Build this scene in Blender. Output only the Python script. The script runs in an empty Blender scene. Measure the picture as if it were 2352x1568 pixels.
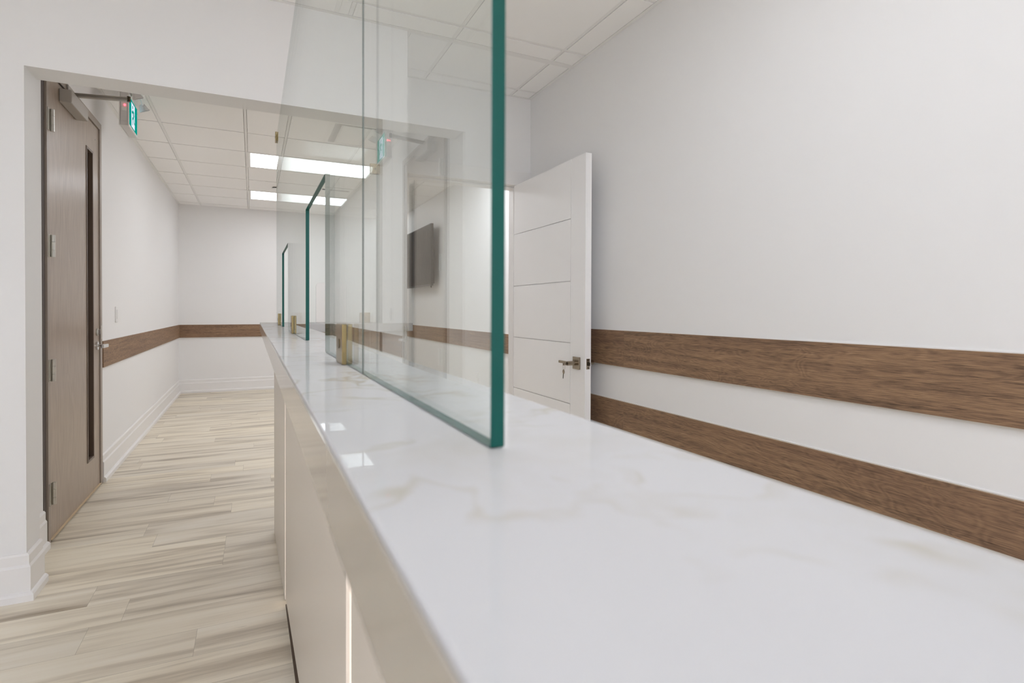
import bpy, bmesh, math, random
from mathutils import Vector, Matrix

random.seed(7)
S = bpy.context.scene
COL = S.collection

# ------------------------------------------------------------------ camera
CAM_H = 1.19
YAW, PITCH, ROLL = 0.4409476, 0.0102195, 0.00344964
cam = bpy.data.cameras.new('camera')
co = bpy.data.objects.new('camera', cam)
COL.objects.link(co)
fw = Vector((math.sin(YAW) * math.cos(PITCH), math.cos(YAW) * math.cos(PITCH), -math.sin(PITCH)))
r0 = Vector((math.cos(YAW), -math.sin(YAW), 0))
u0 = r0.cross(fw)
rt = r0 * math.cos(ROLL) + u0 * math.sin(ROLL)
up = -r0 * math.sin(ROLL) + u0 * math.cos(ROLL)
m3 = Matrix((rt, up, -fw)).transposed()
co.matrix_world = Matrix.Translation((0, 0, CAM_H)) @ m3.to_4x4()
cam.sensor_width = 36.0
cam.lens = 36.0 * 1264.018 / 2352
cam.shift_y = -(784 - 724.8223) / 2352
cam.clip_start = 0.01
cam.dof.use_dof = True
cam.dof.focus_distance = 2.9
cam.dof.aperture_fstop = 9.0
S.camera = co

# ------------------------------------------------------------------ view and world
S.view_settings.view_transform = 'Standard'
S.view_settings.look = 'None'
S.view_settings.gamma = 1
S.view_settings.use_curve_mapping = False
S.view_settings.exposure = 1.0
w = bpy.data.worlds.new('world')
w.use_nodes = True
w.node_tree.nodes['Background'].inputs[0].default_value = (0.8, 0.85, 0.9, 1)
w.node_tree.nodes['Background'].inputs[1].default_value = 0.0
S.world = w
S.cycles.use_denoising = True
S.cycles.max_bounces = 14
S.cycles.diffuse_bounces = 8
S.cycles.glossy_bounces = 8
S.cycles.transparent_max_bounces = 40
S.cycles.sample_clamp_indirect = 6.0

LIGHT_FILL = 11.3      # radiance of the unseen panels added behind the viewer
LIGHT_COUNTER = 3.0    # dimmer panel straight above the counter
LIGHT_WAIT = 3.5       # radiance of the ceiling panels, waiting side
LIGHT_COL = (0.96, 0.985, 1.04)
LIGHT_COL_F = (0.90, 0.985, 1.17)

# ------------------------------------------------------------------ room numbers (metres)
XR, XL, XW = 1.765, -0.937, 2.15       # right wall, waiting-room left wall, waiting-room right wall
YH0, YH1 = 2.876, 3.03                 # wall with the wide opening
YB0, YB1 = 3.446, 3.57                 # wall with the white door
YF = 8.987
ZC, ZH = 2.661, 2.176                  # ceiling, soffit of the opening
XP, XJ, XC = -0.837, 0.612, 0.742      # left jamb, right jamb, column edge
ZT = 1.12                              # counter top
XG, GT = 0.112, 0.008                  # glass plane, glass thickness
YG = 2.945                             # return glass plane
GTOP = 2.034

# ------------------------------------------------------------------ helpers
def srgb(r, g, b):
    f = lambda c: (c / 255 / 12.92) if c / 255 <= .04045 else ((c / 255 + .055) / 1.055) ** 2.4
    return (f(r), f(g), f(b), 1)

class MB:
    def __init__(self):
        self.v, self.f, self.m = [], [], []
    def face(self, pts, m=0):
        i = len(self.v)
        self.v += [tuple(p) for p in pts]
        self.f.append(tuple(range(i, i + len(pts))))
        self.m.append(m)
    def box(self, x0, x1, y0, y1, z0, z1, m=0):
        i = len(self.v)
        self.v += [(x0, y0, z0), (x1, y0, z0), (x1, y1, z0), (x0, y1, z0), (x0, y0, z1), (x1, y0, z1), (x1, y1, z1), (x0, y1, z1)]
        for q in ((3, 2, 1, 0), (4, 5, 6, 7), (0, 1, 5, 4), (1, 2, 6, 5), (2, 3, 7, 6), (3, 0, 4, 7)):
            self.f.append(tuple(i + k for k in q)); self.m.append(m)
        return self
    def tube(self, pts, r, n=16, cap=True, r2=None):
        """round bar through the points"""
        pts = [Vector(p) for p in pts]
        rings = []
        for k, p in enumerate(pts):
            t = (pts[min(k + 1, len(pts) - 1)] - pts[max(k - 1, 0)]).normalized()
            a = Vector((0, 0, 1)) if abs(t.z) < .9 else Vector((1, 0, 0))
            e1 = t.cross(a).normalized(); e2 = t.cross(e1)
            rr = r if r2 is None else r + (r2 - r) * k / (len(pts) - 1)
            i = len(self.v)
            self.v += [tuple(p + e1 * rr * math.cos(2 * math.pi * j / n) + e2 * rr * math.sin(2 * math.pi * j / n)) for j in range(n)]
            rings.append(i)
        for a, b in zip(rings, rings[1:]):
            for j in range(n):
                self.f.append((a + j, a + (j + 1) % n, b + (j + 1) % n, b + j)); self.m.append(0)
        if cap:
            self.f.append(tuple(rings[0] + j for j in reversed(range(n)))); self.m.append(0)
            self.f.append(tuple(rings[-1] + j for j in range(n))); self.m.append(0)
        return self
    def prism(self, poly, lo, hi, axis='z', m=0, mcap=None):
        """polygon pushed along an axis; poly holds the two other coordinates in order"""
        def P(a, b, c):
            return {'z': (a, b, c), 'x': (c, a, b), 'y': (a, c, b)}[axis]
        n = len(poly); i = len(self.v)
        self.v += [P(a, b, lo) for a, b in poly] + [P(a, b, hi) for a, b in poly]
        for k in range(n):
            self.f.append((i + k, i + (k + 1) % n, i + n + (k + 1) % n, i + n + k)); self.m.append(m)
        mc = m if mcap is None else mcap
        self.f.append(tuple(i + k for k in reversed(range(n)))); self.m.append(mc)
        self.f.append(tuple(i + n + k for k in range(n))); self.m.append(mc)
        return self
    def sweep(self, path, prof, side=1, close=True):
        """profile (offset from wall, z) swept along a floor path with mitred corners"""
        path = [Vector(p) for p in path]
        rings = []
        for k, p in enumerate(path):
            ns = []
            if k > 0: d = (p - path[k - 1]).normalized(); ns.append(Vector((d.y, -d.x)) * side)
            if k < len(path) - 1: d = (path[k + 1] - p).normalized(); ns.append(Vector((d.y, -d.x)) * side)
            nn = ns[0] if len(ns) == 1 else (ns[0] + ns[1]) / (1 + ns[0].dot(ns[1]))
            i = len(self.v)
            self.v += [(p.x + nn.x * o, p.y + nn.y * o, z) for o, z in prof]
            rings.append(i)
        n = len(prof)
        for a, b in zip(rings, rings[1:]):
            for j in range(n):
                self.f.append((a + j, a + (j + 1) % n, b + (j + 1) % n, b + j)); self.m.append(0)
        self.f.append(tuple(rings[0] + j for j in range(n))); self.m.append(0)
        self.f.append(tuple(rings[-1] + j for j in reversed(range(n)))); self.m.append(0)
        return self
    def build(self, name, mats, parent=None, bevel=0, smooth=False, uv_off=(0, 0), seg=2):
        if not isinstance(mats, (list, tuple)): mats = [mats]
        vs = [Vector(v) for v in self.v]
        if parent is None:
            lo = [min(v[k] for v in vs) for k in range(3)]; hi = [max(v[k] for v in vs) for k in range(3)]
            org = Vector(((lo[0] + hi[0]) / 2, (lo[1] + hi[1]) / 2, lo[2]))
        else:
            org = Vector(parent['_o'])
        me = bpy.data.meshes.new(name)
        me.from_pydata([tuple(v - org) for v in vs], [], self.f)
        for m in mats: me.materials.append(m)
        me.polygons.foreach_set('material_index', self.m)
        bm = bmesh.new(); bm.from_mesh(me)
        bmesh.ops.recalc_face_normals(bm, faces=bm.faces)
        bm.to_mesh(me); bm.free()
        uv = me.uv_layers.new(name='uv')
        for p in me.polygons:
            n = p.normal
            a = max(range(3), key=lambda k: abs(n[k]))
            for li in p.loop_indices:
                c = me.vertices[me.loops[li].vertex_index].co + org
                q = ((c.y, c.z), (c.x, c.z), (c.x, c.y))[a]
                uv.data[li].uv = (q[0] + uv_off[0], q[1] + uv_off[1])
        if smooth:
            me.polygons.foreach_set('use_smooth', [True] * len(me.polygons))
        o = bpy.data.objects.new(name, me)
        COL.objects.link(o)
        if parent is None: o.location = org
        else: o.parent = parent
        o['_o'] = tuple(org)
        if bevel:
            b = o.modifiers.new('bevel', 'BEVEL'); b.width = bevel; b.segments = seg; b.limit_method = 'ANGLE'; b.angle_limit = math.radians(40)
        if smooth:
            try:
                e = o.modifiers.new('edges', 'EDGE_SPLIT'); e.split_angle = math.radians(40)
            except Exception: pass
        return o

def tag(o, label=None, cat=None, group=None, kind=None):
    if label: o['label'] = label
    if cat: o['category'] = cat
    if group: o['group'] = group
    if kind: o['kind'] = kind
    return o

def empty(name, loc, label, cat, group=None, kind=None):
    o = bpy.data.objects.new(name, None)
    COL.objects.link(o)
    o.location = loc; o['_o'] = tuple(loc); o.empty_display_size = .05
    # children share the world frame: '_o' holds this origin
    return tag(o, label, cat, group, kind)

def B(*a): return MB().box(*a)

# part under a part: same origin handling because every child keeps the frame of its root
def sub(mb, name, mat, parent, **k):
    o = mb.build(name, mat, parent, **k)
    return o

# ------------------------------------------------------------------ materials
def new_mat(name):
    m = bpy.data.materials.new(name); m.use_nodes = True
    nt = m.node_tree; bs = nt.nodes['Principled BSDF']
    return m, nt, bs
def plain(name, col, rough=.5, metal=0.0, spec=.5, bump=None, coat=0):
    m, nt, bs = new_mat(name)
    bs.inputs['Base Color'].default_value = col
    bs.inputs['Roughness'].default_value = rough
    bs.inputs['Metallic'].default_value = metal
    bs.inputs['Specular IOR Level'].default_value = spec
    if coat: bs.inputs['Coat Weight'].default_value = coat; bs.inputs['Coat Roughness'].default_value = .05
    if bump:
        sc, st = bump
        tc = nt.nodes.new('ShaderNodeTexCoord'); nz = nt.nodes.new('ShaderNodeTexNoise'); bp = nt.nodes.new('ShaderNodeBump')
        nz.inputs['Scale'].default_value = sc; nz.inputs['Detail'].default_value = 3
        bp.inputs['Strength'].default_value = st; bp.inputs['Distance'].default_value = .001
        nt.links.new(tc.outputs['Object'], nz.inputs['Vector']); nt.links.new(nz.outputs['Fac'], bp.inputs['Height']); nt.links.new(bp.outputs['Normal'], bs.inputs['Normal'])
    return m
def emit(name, col, strength):
    m = bpy.data.materials.new(name); m.use_nodes = True
    nt = m.node_tree; nt.nodes.clear()
    e = nt.nodes.new('ShaderNodeEmission'); o = nt.nodes.new('ShaderNodeOutputMaterial')
    e.inputs[0].default_value = (*col[:3], 1); e.inputs[1].default_value = strength
    nt.links.new(e.outputs[0], o.inputs[0])
    return m
class NT:
    def __init__(self, nt): self.nt = nt
    def n(self, t, **k):
        x = self.nt.nodes.new(t)
        for a, b in k.items(): setattr(x, a, b)
        return x
    def l(self, a, b): self.nt.links.new(a, b)
    def math(self, op, a, b=None, c=None):
        x = self.n('ShaderNodeMath', operation=op)
        for i, q in enumerate((a, b, c)):
            if q is None: continue
            if isinstance(q, (int, float)): x.inputs[i].default_value = q
            else: self.l(q, x.inputs[i])
        return x.outputs[0]
    def noise(self, vec, scale=1, detail=2, rough=.5, dist=0):
        x = self.n('ShaderNodeTexNoise')
        x.inputs['Scale'].default_value = scale; x.inputs['Detail'].default_value = detail
        x.inputs['Roughness'].default_value = rough; x.inputs['Distortion'].default_value = dist
        self.l(vec, x.inputs['Vector']); return x.outputs['Fac']
    def mapping(self, vec, scale=(1, 1, 1), loc=(0, 0, 0)):
        x = self.n('ShaderNodeMapping'); x.inputs['Scale'].default_value = scale; x.inputs['Location'].default_value = loc
        self.l(vec, x.inputs['Vector']); return x.outputs[0]
    def ramp(self, fac, stops):
        x = self.n('ShaderNodeValToRGB'); e = x.color_ramp.elements
        while len(e) < len(stops): e.new(.5)
        for i, (p, c) in enumerate(stops): e[i].position = p; e[i].color = c
        self.l(fac, x.inputs[0]); return x.outputs[0]
    def mix(self, fac, a, b, mode='MIX'):
        x = self.n('ShaderNodeMix', data_type='RGBA', blend_type=mode)
        for i, q in ((0, fac), (6, a), (7, b)):
            if isinstance(q, (int, float)): x.inputs[i].default_value = q
            elif isinstance(q, tuple): x.inputs[i].default_value = q
            else: self.l(q, x.inputs[i])
        return x.outputs[2]

G3 = lambda v: (v, v, v, 1)
PAINT = plain('wall_paint', (.83, .822, .818, 1), .62, spec=.3, bump=(320, .05))
PAINT_TRIM = plain('white_trim_paint', (.83, .815, .805, 1), .35)
DOOR_WHITE = plain('white_satin_door_paint', (.90, .89, .885, 1), .38)
TILE = plain('ceiling_tile', (.93, .92, .91, 1), .9, spec=.1, bump=(700, .12))
TBAR = plain('ceiling_grid_white', (.86, .85, .84, 1), .85, spec=.05)
CAB = plain('warm_grey_lacquer', srgb(216, 208, 198), .3)
CABGLOSS = plain('glossy_beige_laminate', srgb(172, 164, 153), .13, spec=.6)
CABDARK = plain('dark_toe_kick', srgb(96, 80, 66), .5)
WHITE_PLASTIC = plain('white_plastic', (.82, .81, .80, 1), .35)
GREY_PLASTIC = plain('pale_grey_plastic', (.70, .68, .675, 1), .4)
BRASS = plain('satin_brass', srgb(146, 128, 90), .25, 1.0)
BRASS_DARK = plain('brass_screw', srgb(96, 82, 52), .35, 1.0)
STEEL = plain('brushed_steel', srgb(206, 203, 196), .36, 1.0)
CHROME = plain('polished_chrome', srgb(215, 215, 215), .1, 1.0)
NICKEL = plain('satin_nickel', srgb(158, 146, 130), .25, 1.0)
NICKEL_DARK = plain('dark_nickel', srgb(84, 76, 64), .35, 1.0)
CLOSER = plain('closer_grey_paint', srgb(176, 170, 163), .45)
RUBBER = plain('black_gap', (.012, .012, .012, 1), .8)
CAULK = plain('dark_sealant', srgb(92, 84, 80), .7, bump=(90, .8))
TVBLACK = plain('tv_black', (.012, .012, .013, 1), .35)
TVSCREEN = plain('tv_screen', (.018, .016, .016, 1), .5, spec=.2)
DARKGLASS = plain('dark_vision_glass', srgb(40, 31, 24), .08, spec=.25)
TEAL = plain('polished_green_glass_edge', srgb(4, 76, 68), .38, spec=.3)
FILL_F = emit('fill_panel_reception', LIGHT_COL_F, LIGHT_FILL)
PANEL_C = emit('lit_panel_counter', LIGHT_COL, LIGHT_COUNTER)
FILL_R = emit('fill_panel_waiting_right', LIGHT_COL, 5.2)  # emission of the hidden fill panels added in the waiting room
PANEL_W = emit('lit_panel_waiting', LIGHT_COL, LIGHT_WAIT)
LED = emit('warm_led_strip', srgb(255, 238, 222), .62)
REDLED = emit('red_led', (1, .06, .08), 3.0)
EXIT_G = emit('exit_green', srgb(0, 150, 134), .5)
EXIT_W = emit('exit_white', srgb(232, 238, 255), .52)

def m_glass():
    m = bpy.data.materials.new('clear_float_glass'); m.use_nodes = True
    t = NT(m.node_tree); m.node_tree.nodes.clear()
    out = t.n('ShaderNodeOutputMaterial'); tr = t.n('ShaderNodeBsdfTransparent'); gl = t.n('ShaderNodeBsdfGlossy'); mx = t.n('ShaderNodeMixShader')
    tr.inputs[0].default_value = (.958, .978, .970, 1)
    gl.inputs['Color'].default_value = (.97, .985, .98, 1); gl.inputs['Roughness'].default_value = 0.0
    lw = t.n('ShaderNodeLayerWeight'); lw.inputs[0].default_value = .5
    f = t.math('POWER', lw.outputs['Facing'], 4.6)
    f = t.math('MULTIPLY_ADD', f, .955, .045)
    t.l(f, mx.inputs[0]); t.l(tr.outputs[0], mx.inputs[1]); t.l(gl.outputs[0], mx.inputs[2]); t.l(mx.outputs[0], out.inputs[0])
    return m
GLASS = m_glass()
JOINT = bpy.data.materials.new('bonded_glass_joint'); JOINT.use_nodes = True
_n = JOINT.node_tree; _n.nodes.clear()
_t = _n.nodes.new('ShaderNodeBsdfTransparent'); _o = _n.nodes.new('ShaderNodeOutputMaterial'); _n.links.new(_t.outputs[0], _o.inputs[0])

def m_stone():
    m, nt, bs = new_mat('white_quartz_with_beige_veins'); t = NT(nt)
    tc = t.n('ShaderNodeTexCoord').outputs['Object']
    warp = t.n('ShaderNodeTexNoise'); warp.inputs['Scale'].default_value = 5.0; warp.inputs['Detail'].default_value = 4
    t.l(tc, warp.inputs['Vector'])
    vm = t.n('ShaderNodeVectorMath', operation='MULTIPLY_ADD')
    t.l(warp.outputs['Color'], vm.inputs[0]); vm.inputs[1].default_value = (.22, .22, .22); t.l(tc, vm.inputs[2])
    a = t.noise(vm.outputs[0], 9, 3, .55)
    v = t.math('ABSOLUTE', t.math('SUBTRACT', a, .5))
    vein = t.n('ShaderNodeMapRange'); vein.inputs[1].default_value = 0.0; vein.inputs[2].default_value = .03; vein.inputs[3].default_value = 1; vein.inputs[4].default_value = 0
    t.l(v, vein.inputs[0])
    patch = t.ramp(t.noise(tc, 11, 3, .6), [(.40, G3(0)), (.60, G3(1))])
    f = t.math('MULTIPLY', vein.outputs[0], patch)
    cloud = t.ramp(t.noise(vm.outputs[0], 9, 4, .6), [(.52, G3(0)), (.75, G3(1))])
    f = t.math('MULTIPLY_ADD', cloud, .28, f)
    f = t.math('MINIMUM', f, 1.0)
    f = t.math('MULTIPLY', f, .6)
    c = t.mix(f, (.56, .553, .553, 1), srgb(168, 157, 128))
    t.l(c, bs.inputs['Base Color'])
    bs.inputs['Roughness'].default_value = .5; bs.inputs['Specular IOR Level'].default_value = 0
    gl = t.n('ShaderNodeBsdfGlossy'); gl.inputs['Roughness'].default_value = .02; gl.inputs['Color'].default_value = (1, 1, 1, 1)
    lw = t.n('ShaderNodeLayerWeight'); lw.inputs[0].default_value = .5
    mx = t.n('ShaderNodeMixShader')
    t.l(t.math('MULTIPLY_ADD', t.math('POWER', lw.outputs['Facing'], 5), .36, .035), mx.inputs[0])
    t.l(bs.outputs[0], mx.inputs[1]); t.l(gl.outputs[0], mx.inputs[2])
    t.l(mx.outputs[0], nt.nodes['Material Output'].inputs[0])
    return m
STONE = m_stone()

def m_floor():
    m, nt, bs = new_mat('pale_oak_vinyl_plank'); t = NT(nt)
    uv = t.n('ShaderNodeUVMap', uv_map='uv').outputs[0]
    at = t.n('ShaderNodeAttribute', attribute_name='rnd').outputs['Fac']
    soft = t.noise(t.mapping(uv, (1.0, 11, 1)), 1.0, 2, .5, .7)
    mid = t.noise(t.mapping(uv, (2.2, 34, 1)), 1.0, 3, .55, .3)
    fine = t.noise(t.mapping(uv, (9, 300, 1)), 1.0, 2, .6)
    s = t.math('ADD', t.math('MULTIPLY', soft, .68), t.math('MULTIPLY', mid, .26))
    s = t.math('ADD', s, t.math('MULTIPLY', fine, .12))
    c = t.ramp(s, [(.33, srgb(168, 156, 140)), (.45, srgb(210, 202, 188)), (.55, srgb(233, 227, 214)), (.68, srgb(240, 236, 226))])
    tint = t.mix(at, srgb(240, 236, 230), srgb(255, 250, 240))
    c = t.mix(1.0, c, tint, 'MULTIPLY')
    streak = t.ramp(t.noise(t.mapping(uv, (1.6, 46, 1), (5, 3, 0)), 1.0, 3, .6, .6), [(.66, G3(0)), (.76, G3(1))])
    c = t.mix(t.math('MULTIPLY', streak, .35), c, srgb(122, 106, 88))
    knot = t.ramp(t.noise(t.mapping(uv, (5, 26, 1), (2, 9, 0)), 1.0, 1, .5, .8), [(.79, G3(0)), (.86, G3(1))])
    c = t.mix(t.math('MULTIPLY', knot, .6), c, srgb(112, 98, 84))
    t.l(c, bs.inputs['Base Color'])
    bs.inputs['Roughness'].default_value = .42; bs.inputs['Specular IOR Level'].default_value = .35
    bp = t.n('ShaderNodeBump'); bp.inputs['Strength'].default_value = .12; bp.inputs['Distance'].default_value = .001
    t.l(fine, bp.inputs['Height']); t.l(bp.outputs[0], bs.inputs['Normal'])
    return m
FLOOR = m_floor()

def m_band():
    m, nt, bs = new_mat('textured_brown_oak'); t = NT(nt)
    uv = t.n('ShaderNodeUVMap', uv_map='uv').outputs[0]
    sp = t.n('ShaderNodeSeparateXYZ'); t.l(uv, sp.inputs[0])
    low = t.noise(t.mapping(uv, (1.6, 7, 1)), 1.0, 3, .5, .9)
    rings = t.math('SINE', t.math('ADD', t.math('MULTIPLY', low, 190), t.math('MULTIPLY', sp.outputs[1], 240)))
    rings = t.math('MULTIPLY_ADD', rings, .5, .5)
    pore = t.noise(t.mapping(uv, (13, 480, 1)), 1.0, 4, .72, .5)
    broad = t.noise(t.mapping(uv, (1.6, 38, 1), (3, 1, 0)), 1.0, 5, .62, .4)
    s = t.math('ADD', t.math('MULTIPLY', pore, .66), t.math('MULTIPLY', broad, .34))
    s = t.math('ADD', s, t.math('MULTIPLY', t.math('SUBTRACT', rings, .5), .05))
    c = t.ramp(s, [(.32, srgb(70, 56, 46)), (.42, srgb(112, 89, 71)), (.50, srgb(140, 111, 87)), (.60, srgb(162, 131, 102)), (.70, srgb(188, 158, 126))])
    red = t.noise(t.mapping(uv, (.8, 5, 1), (9, 4, 0)), 1.0, 2)
    c = t.mix(t.ramp(red, [(.5, G3(0)), (.72, G3(.35))]), c, srgb(112, 84, 70))
    t.l(c, bs.inputs['Base Color'])
    bs.inputs['Roughness'].default_value = .55; bs.inputs['Specular IOR Level'].default_value = .3
    bp = t.n('ShaderNodeBump'); bp.inputs['Strength'].default_value = .5; bp.inputs['Distance'].default_value = .0012
    t.l(pore, bp.inputs['Height']); t.l(bp.outputs[0], bs.inputs['Normal'])
    return m
BAND = m_band()
BAND_EDGE = plain('plank_cut_edge', srgb(176, 160, 138), .5)

def m_door():
    m, nt, bs = new_mat('brown_stained_veneer'); t = NT(nt)
    uv = t.n('ShaderNodeUVMap', uv_map='uv').outputs[0]
    sp = t.n('ShaderNodeSeparateXYZ'); t.l(uv, sp.inputs[0])
    low = t.noise(t.mapping(uv, (7, 1.1, 1)), 1.0, 2, .5, .3)
    rings = t.math('SINE', t.math('ADD', t.math('MULTIPLY', low, 60), t.math('MULTIPLY', sp.outputs[0], 120)))
    fine = t.noise(t.mapping(uv, (420, 5, 1)), 1.0, 3, .6)
    s = t.math('ADD', fine, t.math('MULTIPLY', rings, .045))
    c = t.ramp(s, [(.32, srgb(140, 123, 109)), (.5, srgb(161, 145, 130)), (.68, srgb(176, 161, 146))])
    t.l(c, bs.inputs['Base Color'])
    bs.inputs['Roughness'].default_value = .3; bs.inputs['Specular IOR Level'].default_value = .55
    bp = t.n('ShaderNodeBump'); bp.inputs['Strength'].default_value = .25; bp.inputs['Distance'].default_value = .0008
    t.l(fine, bp.inputs['Height']); t.l(bp.outputs[0], bs.inputs['Normal'])
    return m
DOORWOOD = m_door()
FRAMEWOOD = plain('brown_metal_frame', srgb(156, 144, 133), .35)

# ================================================================== SETTING
# floor: every plank a face, joints as real gaps over an underlay
def make_floor():
    pw, pl, g = .18, 1.22, .0004
    X0, X1, Y0, Y1 = -2.6, XW, -5.2, YF
    known = {17: -.125, 18: -.454, 14: -.454, 12: -.186, 15: -.60}
    vs, fs, rn, uvs = [], [], [], []
    for r in range(math.floor(Y0 / pw), math.ceil(Y1 / pw)):
        rr = random.Random(r * 7 + 3)
        off = known.get(r, rr.uniform(0, pl))
        off = off % pl
        k = math.floor((X0 - off) / pl)
        while off + k * pl < X1:
            a, b = max(X0, off + k * pl), min(X1, off + (k + 1) * pl)
            c, d = max(Y0, r * pw), min(Y1, (r + 1) * pw)
            if b > a and d > c:
                i = len(vs)
                vs += [(a + g, c + g, 0), (b - g, c + g, 0), (b - g, d - g, 0), (a + g, d - g, 0)]
                fs.append((i, i + 1, i + 2, i + 3)); rn.append(rr.random())
                ou, ov = rr.uniform(0, 60), rr.uniform(0, 60)
                uvs.append([(a + ou, c + ov), (b + ou, c + ov), (b + ou, d + ov), (a + ou, d + ov)])
            k += 1
    i = len(vs)
    vs += [(X0 - .2, Y0 - .2, -.0015), (X1 + .2, Y0 - .2, -.0015), (X1 + .2, Y1 + .2, -.0015), (X0 - .2, Y1 + .2, -.0015)]
    vs += [(x, y, -.1) for x, y, _ in vs[i:i + 4]]
    fs.append((i, i + 1, i + 2, i + 3)); fs.append((i + 7, i + 6, i + 5, i + 4))
    for k in range(4): fs.append((i + k, i + 4 + k, i + 4 + (k + 1) % 4, i + (k + 1) % 4))
    me = bpy.data.meshes.new('floor'); me.from_pydata(vs, [], fs)
    me.materials.append(FLOOR); me.materials.append(plain('plank_joint', srgb(150, 138, 122), .8))
    uv = me.uv_layers.new(name='uv')
    at = me.attributes.new('rnd', 'FLOAT', 'FACE')
    for n, p in enumerate(me.polygons):
        if n < len(rn):
            at.data[n].value = rn[n]
            for q, li in enumerate(p.loop_indices): uv.data[li].uv = uvs[n][q]
        else: p.material_index = 1
    o = bpy.data.objects.new('floor', me); COL.objects.link(o)
    tag(o, 'pale oak plank floor running through both rooms', 'floor', kind='structure')
make_floor()

def ceiling(name, label, X0, X1, Y0, Y1, gx, gy, holes, cut=None):
    """tegular tiles in a white grid; holes are cells filled by fixtures"""
    xs = [X0 + .012] + [x for x in gx if X0 + .05 < x < X1 - .05] + [X1 - .012]
    ys = [Y0 + .012] + [y for y in gy if Y0 + .05 < y < Y1 - .05] + [Y1 - .012]
    e = .0122
    mb = MB()
    for a, b in zip(xs, xs[1:]):
        for c, d in zip(ys, ys[1:]):
            if any(h[0] - .05 < a and b < h[1] + .05 and h[2] - .05 < c and d < h[3] + .05 for h in holes): continue
            r4 = (a + e, b - e, c + e, d - e)
            for q in ([r4] if not cut else [(r4[0], r4[1], max(r4[2], cut[1]), r4[3]), (r4[0], min(r4[1], cut[0]), r4[2], min(r4[3], cut[1]))]):
                if q[1] > q[0] and q[3] > q[2]: mb.box(q[0], q[1], q[2], q[3], ZC, ZC + .012)
    mb.box(X0 - .1, X1 + .1, Y0 - .0, Y1 + .1, ZC + .25, ZC + .35)
    o = mb.build(name, TILE)
    tag(o, label, 'ceiling', kind='structure')
    gb = MB()
    def clear(x0, x1, y0, y1):
        return not any(x0 > h[0] + .02 and x1 < h[1] - .02 and y0 > h[2] + .02 and y1 < h[3] - .02 for h in holes)
    t = .0095
    for x in xs[1:-1]:
        for c, d in zip(ys, ys[1:]):
            if cut and x > cut[0]: c = max(c, cut[1])
            if d > c and clear(x - t, x + t, c + .05, d - .05): gb.box(x - t, x + t, c, d, ZC + .003, ZC + .03)
    for y in ys[1:-1]:
        for a, b in zip(xs, xs[1:]):
            if cut and y < cut[1]: b = min(b, cut[0])
            if b > a and clear(a + .05, b - .05, y - t, y + t): gb.box(a + t, b - t, y - t, y + t, ZC + .003, ZC + .03)
    # wall angle
    for q in ((X0, cut[0] if cut else X1, Y0, Y0 + .022), (X0, X1, Y1 - .022, Y1), (X0, X0 + .022, Y0 + .022, Y1 - .022), (X1 - .022, X1, (cut[1] if cut else Y0) + .022, Y1 - .022)):
        gb.box(q[0], q[1], q[2], q[3], ZC - .001, ZC + .03)
    return gb

gxF = [.38 + .61 * k for k in range(-6, 4)]
gyF = [2.71 - .61 * k for k in range(12, -2, -1)]
front_lights = [(.38, .99, .27, 1.49), (-1.45, -.23, -2.17, -1.56), (-1.45, -.23, -3.39, -2.78), (-1.45, -.23, -4.61, -4.0)]  # counter panel first; the other three are unseen, added to even the brightness
gb = ceiling('ceiling', 'white tiled ceiling above the reception side', -2.6, XR, -5.2, YH0, gxF, gyF, front_lights)
tag(gb.build('trim_1', TBAR), 'white metal grid of the reception ceiling', 'ceiling grid', kind='structure')
gb = ceiling('ceiling', 'small tiled ceiling strip above the white door', XC, XR, YH0, YB0, gxF, [3.32], [])
tag(gb.build('trim_2', TBAR), 'white metal grid above the white door', 'ceiling grid', kind='structure')
gxW = [-.6575 + .61 * k for k in range(0, 5)]
gyW = [5.115 + .61 * k for k in range(-3, 7)]
wait_lights = [(-.0475, 1.1725, 5.725, 6.335), (-.0475, 1.1725, 7.555, 8.165)]
wait_fill_right = [(1.1725, 1.7825, 3.895, 5.115), (1.7825, 2.00, 8.165, 8.775)]  # added fill panels, hidden by the column, that brighten the waiting room
gb = ceiling('ceiling', 'white tiled ceiling of the waiting room beyond the opening', XL, XW, YH1, YF, gxW, gyW, wait_lights + wait_fill_right + [(.5625, 1.1725, 4.505, 5.115)], cut=(.717, YB1 + .001))
tag(gb.build('trim_3', TBAR), 'white metal grid of the waiting room ceiling', 'ceiling grid', kind='structure')

def wall(mb, name, label, mat=PAINT):
    return tag(mb.build(name, mat), label, 'wall', kind='structure')
T = .12
ZW = ZC + .3
wall(B(XR, XR + T, -5.2, YB1, 0, ZW), 'wall_right', 'long white reception wall with two brown bands')
wall(B(-2.6 - T, -2.6, -5.2, YH1, 0, ZW), 'wall_left', 'plain white wall far left of the reception')
wall(B(-2.6 - T, XR + T, -5.2 - T, -5.2, 0, ZW), 'wall_rear', 'plain white wall behind the viewer')
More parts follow.
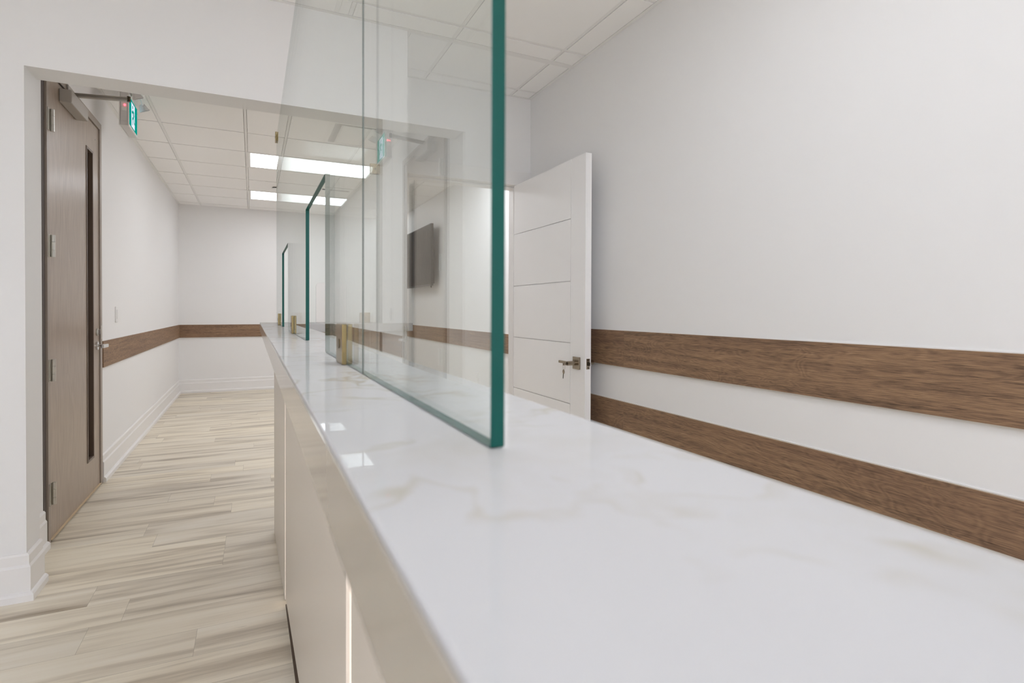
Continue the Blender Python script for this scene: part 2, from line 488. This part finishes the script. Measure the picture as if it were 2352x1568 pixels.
# wall with the wide opening: left pier, header and right column in one plaster piece
hw = MB().prism([(-2.6, 0), (XP, 0), (XP, ZH), (XJ, ZH), (XJ, 0), (XC, 0), (XC, ZW), (-2.6, ZW)], YH0, YH1, 'y')
wall(hw, 'wall_header', 'white wall with the wide opening over the counter')
wall(B(.718, XC, YH1, YB1, 0, ZW), 'wall_return', 'short white partition behind the column')
XD0, XD1, ZD = .76, 1.668, 2.052
bw = MB().prism([(XC, 0), (XD0, 0), (XD0, ZD), (XD1, ZD), (XD1, 0), (XR, 0), (XR, ZW), (XC, ZW)], YB0, YB1, 'y')
wall(bw, 'wall_back', 'white wall around the white door')
wall(MB().prism([(YH1, 0), (3.4405, 0), (3.4405, 2.44), (4.585, 2.44), (4.585, 0), (YF, 0), (YF, ZW), (YH1, ZW)], XL - T, XL, 'x'), 'wall_waiting_left', 'white waiting room wall around the brown door')
wall(B(XL - .8, XL - .7, 3.1, 4.9, 0, ZW), 'wall_corridor', 'wall beyond the brown door')
wall(B(XL - T, XW + T, YF, YF + T, 0, ZW), 'wall_far', 'white end wall of the waiting room')
wall(B(XW, XW + T, YB1, YF, 0, ZW), 'wall_waiting_right', 'white waiting room wall carrying the television')
wall(B(XR + T, XW + T, YB1 - .05, YB1, 0, ZW), 'wall_stub', 'short white wall beside the door opening')

# baseboards
PROF = [(0, 0), (.030, 0), (.030, .026), (.024, .034), (.017, .037), (.017, .136), (.011, .146), (.011, .182), (.005, .19), (0, .19)]
def base(path, name, label, side=1):
    tag(MB().sweep(path, PROF, side).build(name, PAINT_TRIM), label, 'baseboard', kind='structure')
base([(-2.6, YH0), (XP, YH0), (XP, YH1)], 'baseboard_pier', 'white stepped baseboard wrapping the left pier', 1)
base([(XL, YH1), (XL, 3.437)], 'baseboard_jamb', 'short white baseboard between pier and brown door', 1)
base([(XL, 4.59), (XL, YF), (XW, YF), (XW, YB1)], 'baseboard_far', 'white baseboard around the waiting room', 1)
base([(XR, YB0 - .02), (XR, -5.2)], 'baseboard_right', 'white baseboard under the two brown bands', 1)

# brown oak bands: each board a part
def band(name, label, pieces, z0, z1, axis, wallpos, sgn):
    root = empty(name, (0, 0, 0), label, 'wall band', kind='structure')
    for k, (a, b) in enumerate(pieces):
        p0, p1 = sorted((wallpos, wallpos + sgn * .014))
        q0, q1 = sorted((wallpos, wallpos + sgn * .005))
        (B(q0, q1, a, b, z1 + .0001, z1 + .0035) if axis == 'y' else B(a, b, q0, q1, z1 + .0001, z1 + .0035)).build('caulk_bead', PAINT_TRIM, root)
        mb = B(p0, p1, a, b, z0, z1) if axis == 'y' else B(a, b, p0, p1, z0, z1)
        mb.m = [1 if q in (0, 1) else 0 for q in range(6)]
        mb.build('plank', [BAND, BAND_EDGE], root, uv_off=(k * 7.3 + wallpos * 5, k * 3.1 + z0 * 9))
    return root
band('trim_4', 'upper brown oak band on the reception wall', [(-5.2, -.55), (-.549, 2.343), (2.344, YB0)], .895, 1.084, 'y', XR, -1)
band('trim_5', 'lower brown oak band on the reception wall', [(-5.2, -.55), (-.549, 2.343), (2.344, YB0)], .566, .713, 'y', XR, -1)
band('trim_6', 'brown oak band right of the brown door', [(4.605, 7.3), (7.301, YF - .015)], .786, .967, 'y', XL, 1)
band('trim_7', 'brown oak band on the waiting room end wall', [(XL, 1.1), (1.101, XW)], .786, .967, 'x', YF, -1)
band('trim_8', 'brown oak band under the television', [(YB1, 5.6), (5.601, YF - .015)], .786, .967, 'y', XW, -1)

# ================================================================== BROWN DOOR
DX = XL + .004
d1 = empty('door_1', (XL, 3.995, 0), 'tall brown veneer door with narrow glass slit and closer', 'door', kind='structure')
fr = MB()
fr.prism([(3.479, 0), (3.512, 0), (3.512, 2.392), (4.538, 2.392), (4.538, 0), (4.584, 0), (4.584, 2.437), (3.479, 2.437)], XL - .11, XL + .012, 'x')
fr.build('frame', FRAMEWOOD, d1, bevel=.002)
MB().prism([(3.441, .0), (3.4785, .0), (3.4785, 2.437), (4.583, 2.437), (4.583, 2.4395), (3.441, 2.4395)], XL - .1, XL + .002, 'x').build('sealant_gap', CAULK, d1)
lf = MB()
ya, yb, za, zb = 4.228, 4.388, .222, 2.205
lf.box(DX - .045, DX, 3.5145, ya, .012, 2.388)
lf.box(DX - .045, DX, yb, 4.535, .012, 2.388)
lf.box(DX - .045, DX, ya, yb, .012, za)
lf.box(DX - .045, DX, ya, yb, zb, 2.388)
leaf = lf.build('leaf', DOORWOOD, d1)
vf = MB()
q = .016
vf.box(DX - .03, DX + .004, ya, ya + q, za, zb); vf.box(DX - .03, DX + .004, yb - q, yb, za, zb)
vf.box(DX - .03, DX + .004, ya + q, yb - q, za, za + q); vf.box(DX - .03, DX + .004, ya + q, yb - q, zb - q, zb)
vfo = vf.build('glazing_bead', plain('dark_glazing_bead', srgb(104, 88, 76), .35), leaf, bevel=.002)
B(DX - .030, DX - .024, ya + q, yb - q, za + q, zb - q).build('vision_glass', DARKGLASS, leaf)
for zc in (2.142, 1.507, .876, .249):
    h = MB()
    h.tube([(XL + .0225, 3.526, zc - .056), (XL + .0225, 3.526, zc - .021)], .0095)
    h.tube([(XL + .0225, 3.526, zc - .020), (XL + .0225, 3.526, zc + .020)], .0095)
    h.tube([(XL + .0225, 3.526, zc + .021), (XL + .0225, 3.526, zc + .056)], .0095)
    ho = h.build('hinge', STEEL, d1, smooth=True)
    B(XL + .0125, XL + .0145, 3.488, 3.522, zc - .056, zc + .056).build('hinge_leaf', STEEL, ho)
B(DX - .001, DX + .012, 3.516, 4.533, .0125, .0145).build('threshold_strip', plain('pale_threshold', srgb(206, 184, 150), .5), d1)
# lock and lever
lk = MB(); lk.tube([(DX - .001, 4.463, .945), (DX + .010, 4.463, .945)], .028, 28)
ros = lk.build('rose', CHROME, d1, smooth=True)
lv = MB(); lv.tube([(DX + .008, 4.463, .945), (DX + .058, 4.463, .945)], .010, 16)
lv.build('lever_shank', CHROME, ros, smooth=True)
B(DX + .050, DX + .066, 4.335, 4.474, .934, .956).build('lever', CHROME, ros, bevel=.004)
lk = MB(); lk.tube([(DX - .001, 4.463, 1.035), (DX + .009, 4.463, 1.035)], .024, 28)
dbr = lk.build('deadbolt_rose', STEEL, d1, smooth=True)
B(DX + .008, DX + .024, 4.459, 4.467, 1.018, 1.052).build('thumb_turn', CHROME, dbr, bevel=.002)
B(XL + .012, XL + .0145, 4.536, 4.568, .985, 1.075).build('strike_plate', STEEL, d1, bevel=.001)
# closer
clb = B(DX, DX + .057, 3.700, 4.03, 2.295, 2.367).build('closer_body', CLOSER, d1, bevel=.005)
ar = MB()
EL = Vector((-.612, 3.645, 2.334))
ARM = plain('dark_closer_arm', srgb(168, 163, 154), .45, .2)
def flat_bar(p, q, wd, th):
    p, q = Vector(p), Vector(q); t = (q - p).normalized(); s = t.cross(Vector((0, 0, 1))).normalized() * wd; u = Vector((0, 0, th))
    mb = MB(); mb.v = [tuple(p - s - u), tuple(p + s - u), tuple(p + s + u), tuple(p - s + u), tuple(q - s - u), tuple(q + s - u), tuple(q + s + u), tuple(q - s + u)]
    mb.f = [(0, 1, 2, 3), (7, 6, 5, 4), (0, 4, 5, 1), (1, 5, 6, 2), (2, 6, 7, 3), (3, 7, 4, 0)]; mb.m = [0] * 6
    return mb
flat_bar((DX + .030, 3.84, 2.377), EL, .013, .005).build('closer_arm', ARM, clb, bevel=.001)
flat_bar((XL + .018, 3.84, 2.388), (EL.x, EL.y, EL.z + .011), .010, .004).build('closer_forearm', ARM, clb, bevel=.001)
MB().tube([(DX + .030, 3.84, 2.366), (DX + .030, 3.84, 2.384)], .011).build('closer_spindle', NICKEL_DARK, clb, smooth=True)
MB().tube([(EL.x, EL.y, EL.z - .008), (EL.x, EL.y, EL.z + .020)], .009).build('closer_elbow', NICKEL_DARK, clb, smooth=True)
B(XL + .0125, XL + .022, 3.80, 3.88, 2.388, 2.424).build('closer_bracket', CLOSER, d1, bevel=.001)
for y, z in ((4.455, 2.30), (3.53, .085)):
    MB().tube([(DX - .001, y, z), (DX + .0025, y, z)], .005, 12).build('screw_cap', STEEL, d1)

# ================================================================== WHITE DOOR
WX0, WX1, WY0, WY1 = 1.636, 1.674, 2.535, 3.438
d2 = empty('door_2', (1.655, 3.0, 0), 'white five panel door standing open with a silver lever', 'door', kind='structure')
B(WX0 + .010, WX1, WY0, WY1, .012, 2.045).build('leaf', DOOR_WHITE, d2)
B(WX0, WX0 + .0105, WY0, 2.686, .012, 2.045).build('stile', DOOR_WHITE, d2)
zz = [.012, .658, 1.005, 1.355, 1.709, 2.045]
for a, b in zip(zz, zz[1:]):
    B(WX0, WX0 + .0105, 2.690, WY1, a + .0028 * (a > .1), b - .0028 * (b < 2)).build('panel', DOOR_WHITE, d2)
LY, LZ = 2.614, .897
rA = B(WX0 - .010, WX0, LY - .034, LY + .034, LZ - .034, LZ + .034).build('rose', NICKEL, d2, bevel=.0015)
MB().tube([(WX0 - .008, LY, LZ), (WX0 - .066, LY, LZ)], .0125, 20).build('lever_shank', NICKEL, rA, smooth=True)
B(WX0 - .064, WX0 - .050, LY, LY + .098, LZ - .004, LZ + .010).build('lever', NICKEL, rA, bevel=.002)
MB().tube([(WX0 - .066, LY, LZ), (WX0 - .068, LY, LZ)], .008, 16).build('lock_cylinder', NICKEL_DARK, rA, smooth=True)
rB = B(WX1, WX1 + .010, LY - .034, LY + .034, LZ - .034, LZ + .034).build('rose', NICKEL, d2, bevel=.0015)
MB().tube([(WX1 + .008, LY, LZ), (WX1 + .066, LY, LZ)], .0125, 20).build('lever_shank', NICKEL, rB, smooth=True)
B(WX1 + .050, WX1 + .064, LY, LY + .098, LZ - .004, LZ + .010).build('lever', NICKEL, rB, bevel=.002)
lp = B(WX0 + .0088, WX0 + .0305, WY0 - .002, WY0 + .001, LZ - .029, LZ + .029).build('latch_plate', NICKEL, d2, bevel=.001)
MB().prism([(WX0 + .013, WY0), (WX0 + .028, WY0), (WX0 + .028, WY0 - .010), (WX0 + .017, WY0 - .010)], LZ - .009, LZ + .009).build('latch_bolt', NICKEL_DARK, lp)
for dz in (-.021, .021):
    MB().tube([(WX0 + .0195, WY0 - .001, LZ + dz), (WX0 + .0195, WY0 - .0035, LZ + dz)], .0038, 12).build('screw', NICKEL_DARK, lp)
for zc in (.25, 1.03, 1.82):
    MB().tube([(WX1 + .004, WY1 + .004, zc - .045), (WX1 + .004, WY1 + .004, zc + .045)], .006, 14).build('hinge', STEEL, d2, smooth=True)
# keys in that lock
ky = empty('key', (WX0 - .075, LY + .002, .82), 'small metal key hanging from the ring in the white door lever', 'key')
ring = MB()
RC = Vector((WX0 - .085, LY, .880))
ring.tube([RC + Vector((0, .013 * math.cos(a), .016 * math.sin(a))) for a in [2 * math.pi * k / 20 for k in range(21)]], .0011, 8, cap=False)
ring.build('ring', STEEL, ky, smooth=True)
kb = MB(); c = RC + Vector((0, .004, -.028))
kb.prism([(c.y + .0105 * math.cos(a), c.z + .013 * math.sin(a)) for a in [2 * math.pi * k / 18 for k in range(18)]], c.x - .0012, c.x + .0012, 'x')
kb.build('bow', NICKEL, ky, bevel=.0005)
MB().prism([(c.y - .001, c.z - .011), (c.y + .005, c.z - .011), (c.y + .008, c.z - .034), (c.y + .006, c.z - .040), (c.y + .003, c.z - .036)], c.x - .001, c.x + .001, 'x').build('blade', NICKEL_DARK, ky)
B(WX0 - .093, WX0 - .068, LY - .0012, LY + .0012, LZ - .010, LZ + .004).build('inserted_key', NICKEL, ky, bevel=.0005)

# casing round the white door opening
cs = MB()
cw = .095
cs.prism([(XC, 0), (XD0, 0), (XD0, ZD), (XD1, ZD), (XD1, 0), (XR - .001, 0), (XR - .001, ZD + cw), (XC, ZD + cw)], YB0 - .014, YB0, 'y')
tag(cs.build('trim_9', PAINT_TRIM, bevel=.003), 'flat white casing around the white door opening', 'door casing', kind='structure')
js = MB()
js.prism([(XD0, 0), (XD0 + .012, 0), (XD0 + .012, ZD - .012), (XD1 - .012, ZD - .012), (XD1 - .012, 0), (XD1, 0), (XD1, ZD), (XD0, ZD)], YB0 + .045, YB1, 'y')
tag(js.build('trim_10', PAINT_TRIM, bevel=.003), 'white stop moulding lining the door opening', 'door stop', kind='structure')

# ================================================================== COUNTER
top = MB().prism([(.0366, -.62), (.195, -.62), (.195, 2.828), (.76, 2.828), (.76, 2.873), (.609, 2.873), (.609, 3.20), (.0366, 3.20)], ZT - .041, ZT, 'z')
ct = top.build('countertop', STONE, bevel=.0012, seg=2)
tag(ct, 'glossy white quartz counter ledge with faint beige veins carrying the glass', 'countertop')

B(.0352, .0365, -.62, 3.20, ZT - .0412, ZT - .002).build('edge_strip', CABGLOSS, ct)['label'] = 'glossy beige edge strip'

def XF(y): return .103 + (3.3 - y) * .0175          # customer-side face of the desk
desk = empty('reception_desk', (.17, 1.4, 0), 'warm grey lacquered desk under the quartz ledge with lit slots', 'reception desk')
ZD0, ZD1 = .014, ZT - .042
slots = [2.39, .94, -.40]
sw = .026
ed = [3.195] + [v for s in slots for v in (s + sw, s - sw)] + [-.6]
for k in range(0, len(ed), 2):
    a, b = ed[k], ed[k + 1]
    MB().prism([(XF(a), a), (XF(b), b), (XF(b) + .022, b), (XF(a) + .022, a)], .004 if k == 0 else .036, ZD1).build('front_panel', CAB, desk, bevel=.001)
for s in slots:
    a, b = s + sw, s - sw
    MB().prism([(XF(a) + .006, a - .0005), (XF(b) + .006, b + .0005), (XF(b) + .012, b + .0005), (XF(a) + .012, a - .0005)], ZD0, ZD1).build('light_strip', LED, desk)
MB().prism([(XF(3.19) + .023, 3.193), (XF(-.6) + .0225, -.6), (.192, -.6), (.192, 2.85), (.60, 2.885), (.60, 3.193)], .10, ZD1).build('carcass', CAB, desk)
MB().prism([(XF(3.19) + .026, 3.18), (XF(-.6) + .024, -.59), (.190, -.59), (.190, 2.86), (.59, 2.89), (.59, 3.18)], 0, .0995).build('toe_kick', CABDARK, desk)

MB().prism([(XF(2.37) - .0005, 2.37), (XF(1.87) - .005, 1.87), (XF(-.6) - .008, -.6), (XF(-.6) + .02, -.6), (XF(2.37) + .02, 2.37)], 0.0, .008).build('plinth', CABDARK, desk)

# ---------------- glass
def pane_mesh(outline, axis, lo, hi):
    """outline polygon; the two large faces are glass, the rim is the green edge"""
    return MB().prism(outline, lo, hi, axis, m=1, mcap=0)
def clear_ends(o, ys):
    """butt joints between screens are polished clear, not green"""
    for p in o.data.polygons:
        wc = o.location.y + p.center.y
        if abs(p.normal.y) > .9 and any(abs(wc - y) < .002 for y in ys): p.material_index = 2
def notch_outline(a, b, z0, z1, cuts, r=.018):
    """rectangle a..b, z0..z1 with openings cut up from the lower edge; a cut at an end leaves that side open"""
    pts = []
    p = [(a, z0)] if not any(c[0] <= a for c in cuts) else []
    for c0, c1, zc in sorted(cuts):
        lo, hi = max(c0, a), min(c1, b)
        if c0 > a:
            p.append((lo, z0))
            p += [(lo + r - r * math.cos(t), zc - r + r * math.sin(t)) for t in [math.pi / 2 * k / 5 for k in range(6)]]
        else: p.append((lo, zc))
        if c1 < b:
            p += [(hi - r + r * math.sin(t), zc - r + r * math.cos(t)) for t in [math.pi / 2 * k / 5 for k in range(6)]]
            p.append((hi, z0))
        else: p.append((hi, zc))
    if not any(c[1] >= b for c in cuts): p.append((b, z0))
    p += [(b, z1), (a, z1)]
    out = []
    for q in p:
        if not out or (Vector(q) - Vector(out[-1])).length > 1e-5: out.append(q)
    return out
GZ = ZT + .0005
CUTZ = 1.413
g1, g2 = XG - GT / 2, XG + GT / 2
GG = 'glass screens along the counter'
o = pane_mesh(notch_outline(-.60, .6065, GZ, GTOP, [(-.13, .254, CUTZ)], .006), 'x', g1, g2).build('glass_screen', [GLASS, TEAL, JOINT], bevel=.0006)
clear_ends(o, [.6065])
tag(o, 'nearest clear glass screen with a thick green edge at frame centre', 'glass screen', GG)
o = pane_mesh(notch_outline(.6085, YG + GT / 2, GZ, GTOP, [(.948, 1.312, CUTZ), (1.99, 2.385, CUTZ)], .003), 'x', g1, g2).build('glass_screen', [GLASS, TEAL, JOINT], bevel=.0006)
clear_ends(o, [.6085])
tag(o, 'long clear glass screen running back along the counter with two hatch cuts', 'glass screen', GG)
SEAL = plain('clear_grey_sealant', srgb(58, 74, 68), .3)
tag(B(g1 - .0003, g1 + .0014, .6066, .6084, GZ, GTOP).build('sealant_joint', SEAL), 'thin dark sealant joint between the nearest and the long glass screen', 'sealant joint')
CLEAR_EDGE = plain('bright_polished_glass_edge', srgb(205, 214, 210), .1)
o = pane_mesh(notch_outline(g2 + .001, XJ - .002, GZ, GTOP, [(.292, .441, 1.325)], .018), 'y', YG - GT / 2, YG + GT / 2).build('glass_screen', [GLASS, CLEAR_EDGE], bevel=.0006)
tag(o, 'clear glass screen across the opening beside the column, with rounded hatch', 'glass screen', GG)

CG = 'brass clamps holding the glass'
def clamp(a0, a1, z0, z1, label, plane='x'):
    c = .5 * (a0 + a1)
    if plane == 'x':
        r = empty('glass_clamp', (XG, c, z0), label, 'clamp', CG)
        for s in (-1, 1):
            lo, hi = sorted((XG + s * (GT / 2 + .0004), XG + s * (GT / 2 + .0064)))
            pl = B(lo, hi, a0, a1, z0, z1).build('plate', BRASS, r, bevel=.0008)
            MB().tube([(XG + s * (GT / 2 + .006), c, (z0 + z1) / 2), (XG + s * (GT / 2 + .0070), c, (z0 + z1) / 2)], .006, 20).build('screw', BRASS_DARK, pl)
    else:
        r = empty('glass_clamp', (c, YG, z0), label, 'clamp', CG)
        for s in (-1, 1):
            lo, hi = sorted((YG + s * (GT / 2 + .0004), YG + s * (GT / 2 + .0064)))
            pl = B(a0, a1, lo, hi, z0, z1).build('plate', BRASS, r, bevel=.0008)
            MB().tube([(c, YG + s * (GT / 2 + .006), (z0 + z1) / 2), (c, YG + s * (GT / 2 + .0070), (z0 + z1) / 2)], .006, 20).build('screw', BRASS_DARK, pl)
    return r
clamp(.715, .767, GZ, GZ + .051, 'nearest and largest brass clamp at the near foot of the long glass')
clamp(1.690, 1.741, GZ, GZ + .051, 'second brass clamp along the counter, between the two hatch cuts')
clamp(2.60, 2.652, GZ, GZ + .051, 'third and farthest brass clamp along the counter edge')
clamp(YG - .052, YG - .002, GTOP - .030, GTOP + .012, 'small brass clamp high on the far top corner of the glass')
clamp(.168, .222, GZ, GZ + .054, 'brass clamp at the foot of the cross glass, left of its hatch', 'y')
clamp(.508, .560, GZ, GZ + .054, 'brass clamp at the foot of the cross glass, right of its hatch', 'y')
clamp(XJ - .052, XJ - .0005, 1.905, 1.957, 'square brass clamp fixing the cross glass to the column', 'y')

# ================================================================== CEILING FIXTURES
LG = 'flat ceiling light panels'
def panel_light(x0, x1, y0, y1, mat, label, inset=.03, iy=.03):
    r = empty('ceiling_light', ((x0 + x1) / 2, (y0 + y1) / 2, ZC), label, 'ceiling light', LG)
    a, b, c, d = x0 + .003, x1 - .003, y0 + .003, y1 - .003
    f = MB()
    for q in ((a, b, c, c + iy), (a, b, d - iy, d), (a, a + inset, c + iy, d - iy), (b - inset, b, c + iy, d - iy)):
        f.box(q[0], q[1], q[2], q[3], ZC - .002, ZC + .03)
    f.box(a, b, c, d, ZC + .0305, ZC + .05)
    f.build('frame', TBAR, r)
    B(a + inset + .0005, b - inset - .0005, c + iy + .0005, d - iy - .0005, ZC, ZC + .008).build('diffuser', mat, r)
for (x0, x1, y0, y1), lab in zip(wait_lights, ('nearer lit white ceiling panel in the waiting room', 'farther lit white ceiling panel near the end wall')):
    panel_light(x0, x1, y0, y1, PANEL_W, lab)
for (x0, x1, y0, y1), lab in zip(wait_fill_right, ('added unseen fill panel on the right of the waiting room behind the column', 'small added fill panel in the far right corner of the waiting room')):
    panel_light(x0, x1, y0, y1, FILL_R, lab)
for (x0, x1, y0, y1), lab in zip(front_lights, ('lit ceiling panel above the counter', 'first added fill panel behind the viewer', 'second added fill panel behind the viewer', 'rearmost added fill panel behind the viewer')):
    panel_light(x0, x1, y0, y1, PANEL_C if x0 == .38 else FILL_F, lab)

# square plaque air diffuser
r = empty('air_diffuser', (.8675, 4.81, ZC), 'square white plaque air diffuser in the waiting room ceiling', 'air diffuser')
f = MB()
x0, x1, y0, y1 = .5665, 1.1685, 4.509, 5.111
n = .03
for q in ((x0, x1, y0, y0 + n), (x0, x1, y1 - n, y1), (x0, x0 + n, y0 + n, y1 - n), (x1 - n, x1, y0 + n, y1 - n)):
    f.box(q[0], q[1], q[2], q[3], ZC - .002, ZC + .02)
f.build('frame', TBAR, r)
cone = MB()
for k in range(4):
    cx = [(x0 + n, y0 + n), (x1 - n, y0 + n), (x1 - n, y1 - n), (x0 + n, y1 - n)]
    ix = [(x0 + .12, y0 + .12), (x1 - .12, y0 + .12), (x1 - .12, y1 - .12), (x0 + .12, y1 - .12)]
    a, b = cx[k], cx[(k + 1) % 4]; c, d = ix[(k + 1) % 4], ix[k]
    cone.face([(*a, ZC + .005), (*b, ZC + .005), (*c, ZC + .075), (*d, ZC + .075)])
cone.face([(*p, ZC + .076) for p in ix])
cone.build('cone', plain('recess_shade_cone', (.13, .13, .125, 1), .8, spec=.05), r)  # shade of the recess painted in as a dark cone colour
B(x0 + .085, x1 - .085, y0 + .075, y1 - .04, ZC + .000, ZC + .006).build('plaque', TBAR, r, bevel=.002)

# round detector and slot vent
r = empty('smoke_detector', (.255, 7.25, ZC - .03), 'small round white disc on the waiting room ceiling between the lights', 'smoke detector')
MB().tube([(.255, 7.25, ZC - .002), (.255, 7.25, ZC - .012)], .034, 28).build('base', RUBBER, r, smooth=True)
MB().tube([(.255, 7.25, ZC - .012), (.255, 7.25, ZC - .024)], .040, 28).build('cover', WHITE_PLASTIC, r, smooth=True)
r = empty('slot_vent', (.93, 7.08, ZC), 'thin dark slot vent in the waiting room ceiling between the lights', 'vent')
B(.76, 1.10, 7.04, 7.12, ZC - .004, ZC - .0005).build('frame', TBAR, r)
B(.775, 1.085, 7.055, 7.105, ZC - .0055, ZC - .0035).build('slot', RUBBER, r)

# ================================================================== EXIT SIGN
ex = empty('exit_sign', (-.757, 4.58, 2.41), 'white exit sign box with a green running man panel near the brown door', 'exit sign')
EX0, EX1, EY0, EY1, EZ0, EZ1 = -.795, -.740, 4.405, 4.720, 2.405, 2.625
B(EX0 + .006, EX1 - .006, EY0 + .004, EY1 - .004, EZ0 + .002, EZ1).build('housing', GREY_PLASTIC, ex, bevel=.003)
for s, (a, b) in ((1, (EX1 - .006, EX1)), (-1, (EX0, EX0 + .006))):
    f = MB()
    bw_ = .016
    f.box(a, b, EY0, EY1, EZ0, EZ0 + bw_); f.box(a, b, EY0, EY1, EZ1 - bw_, EZ1)
    f.box(a, b, EY0, EY0 + bw_, EZ0 + bw_, EZ1 - bw_); f.box(a, b, EY1 - bw_, EY1, EZ0 + bw_, EZ1 - bw_)
    f.build('face_frame', WHITE_PLASTIC, ex)
    if s < 0:
        B(a + .001, b - .001, EY0 + bw_, EY1 - bw_, EZ0 + bw_, EZ1 - bw_).build('blank_panel', WHITE_PLASTIC, ex)
        continue
    m0, m1 = sorted(((a + b) / 2 - .001, (a + b) / 2 + .001))
    sg = B(m0, m1, EY0 + bw_, EY1 - bw_, EZ0 + bw_, EZ1 - bw_).build('sign_face', EXIT_G, ex)
    xo = m1 + .0004 if s > 0 else m0 - .0004
    xi = m1 if s > 0 else m0
    lo, hi = sorted((xo, xi))
    # white doorway
    yc, zc = (EY0 + EY1) / 2, (EZ0 + EZ1) / 2
    B(lo, hi, yc - .058, yc + .058, zc - .082, zc + .082).build('doorway_mark', EXIT_W, sg)
    # running figure in green on the white doorway
    g = MB()
    xo2, xi2 = (xo + .0004, xo) if s > 0 else (xo - .0004, xo)
    lo, hi = sorted((xo2, xi2))
    def limb(y0, z0, y1, z1, t):
        d = Vector((y1 - y0, z1 - z0)).normalized(); nrm = Vector((-d.y, d.x)) * t
        g.prism([(yc + y0 + nrm.x, zc + z0 + nrm.y), (yc + y1 + nrm.x, zc + z1 + nrm.y), (yc + y1 - nrm.x, zc + z1 - nrm.y), (yc + y0 - nrm.x, zc + z0 - nrm.y)], lo, hi, 'x')
    g.prism([(yc - .012 + .013 * math.cos(a), zc + .058 + .013 * math.sin(a)) for a in [2 * math.pi * k / 14 for k in range(14)]], lo, hi, 'x')
    limb(-.010, .040, .012, -.008, .013)
    limb(-.012, .034, -.034, .012, .006); limb(-.034, .012, -.048, .024, .006)
    limb(-.002, .034, .030, .030, .006); limb(.030, .030, .044, .008, .006)
    limb(.010, -.004, -.026, -.026, .008); limb(-.026, -.026, -.022, -.066, .007)
    limb(.012, -.004, .030, -.036, .008); limb(.030, -.036, .052, -.042, .007)
    g.build('running_figure', EXIT_G, sg)
B(-.785, -.750, EY0 + .001, EY0 + .004, EZ0 + .03, EZ1 - .02).build('end_cap', GREY_PLASTIC, ex, bevel=.001)
MB().tube([(-.762, EY0 + .001, 2.540), (-.762, EY0 - .003, 2.540)], .0065, 14).build('indicator_light', REDLED, ex)
B(-.778, -.752, EY0 - .001, EY0 + .001, 2.500, 2.525).build('test_button', WHITE_PLASTIC, ex, bevel=.0005)
B(-.805, -.732, 4.48, 4.67, EZ1, ZC - .0005).build('canopy', WHITE_PLASTIC, ex, bevel=.003)
# twin lamp heads
em = empty('emergency_light', (-.70, 4.47, 2.6), 'white emergency lamp pair on the ceiling right of the exit sign', 'emergency light')
B(-.728, -.665, 4.40, 4.50, ZC - .032, ZC - .0005).build('base_plate', WHITE_PLASTIC, em, bevel=.004)
LENS = plain('lamp_lens', (.75, .76, .78, 1), .1)
for y in (4.37, 4.62):
    MB().tube([(-.690, 4.45 + (y - 4.45) * .4, ZC - .026), (-.694, y, ZC - .045)], .008, 12).build('arm', WHITE_PLASTIC, em, smooth=True)
    lh = MB().tube([(-.700, y, ZC - .038), (-.682, y + .01, ZC - .080)], .016, 20, r2=.034).build('lamp_head', GREY_PLASTIC, em, smooth=True)
    MB().tube([(-.682, y + .01, ZC - .0802), (-.6815, y + .0104, ZC - .0815)], .029, 20).build('lens', LENS, lh)

# ================================================================== TELEVISION
tv = empty('television', (XW - .09, 7.38, 1.49), 'large dark flat television on the far right wall above the brown band', 'television')
TY0, TY1, TZ0, TZ1 = 6.69, 8.07, 1.497, 2.278
bz = B(XW - .125, XW - .088, TY0, TY1, TZ0, TZ1).build('bezel', TVBLACK, tv, bevel=.004)
B(XW - .1265, XW - .1245, TY0 + .012, TY1 - .012, TZ0 + .020, TZ1 - .012).build('screen', TVSCREEN, bz)
MB().prism([(XW - .09, TZ0 + .06), (XW - .050, TZ0 + .03), (XW - .050, TZ0 + .42), (XW - .09, TZ1 - .06)], TY0 + .08, TY1 - .08, 'y').build('rear_cover', TVBLACK, tv)
B(XW - .052, XW - .0005, 7.15, 7.6, 1.66, 2.04).build('wall_mount', NICKEL_DARK, tv)
MB().tube([(XW - .075, 6.90, TZ0 + .07), (XW - .06, 6.88, TZ0 - .02), (XW - .055, 6.85, TZ0 + .07)], .004, 10).build('cable', RUBBER, tv, smooth=True)

# ================================================================== SWITCH AND OUTLET
sw_ = empty('light_switch', (XL, 5.07, 1.085), 'white rocker light switch on the wall right of the brown door', 'light switch')
wpl = B(XL, XL + .007, 5.030, 5.108, 1.088, 1.206).build('wall_plate', WHITE_PLASTIC, sw_, bevel=.002)
B(XL + .006, XL + .011, 5.052, 5.086, 1.112, 1.182).build('rocker', WHITE_PLASTIC, wpl, bevel=.001)
ou = empty('wall_outlet', (XW, 5.4, .46), 'white wall outlet seen through the nearest glass below the brown band', 'outlet')
OY, OZ = 5.40, .47
opl = B(XW - .007, XW, OY - .038, OY + .038, OZ - .058, OZ + .058).build('wall_plate', WHITE_PLASTIC, ou, bevel=.002)
for dz in (-.022, .022):
    B(XW - .010, XW - .006, OY - .018, OY + .018, OZ + dz - .015, OZ + dz + .015).build('socket', WHITE_PLASTIC, opl, bevel=.001)

for o in bpy.data.objects:
    if '_o' in o: del o['_o']
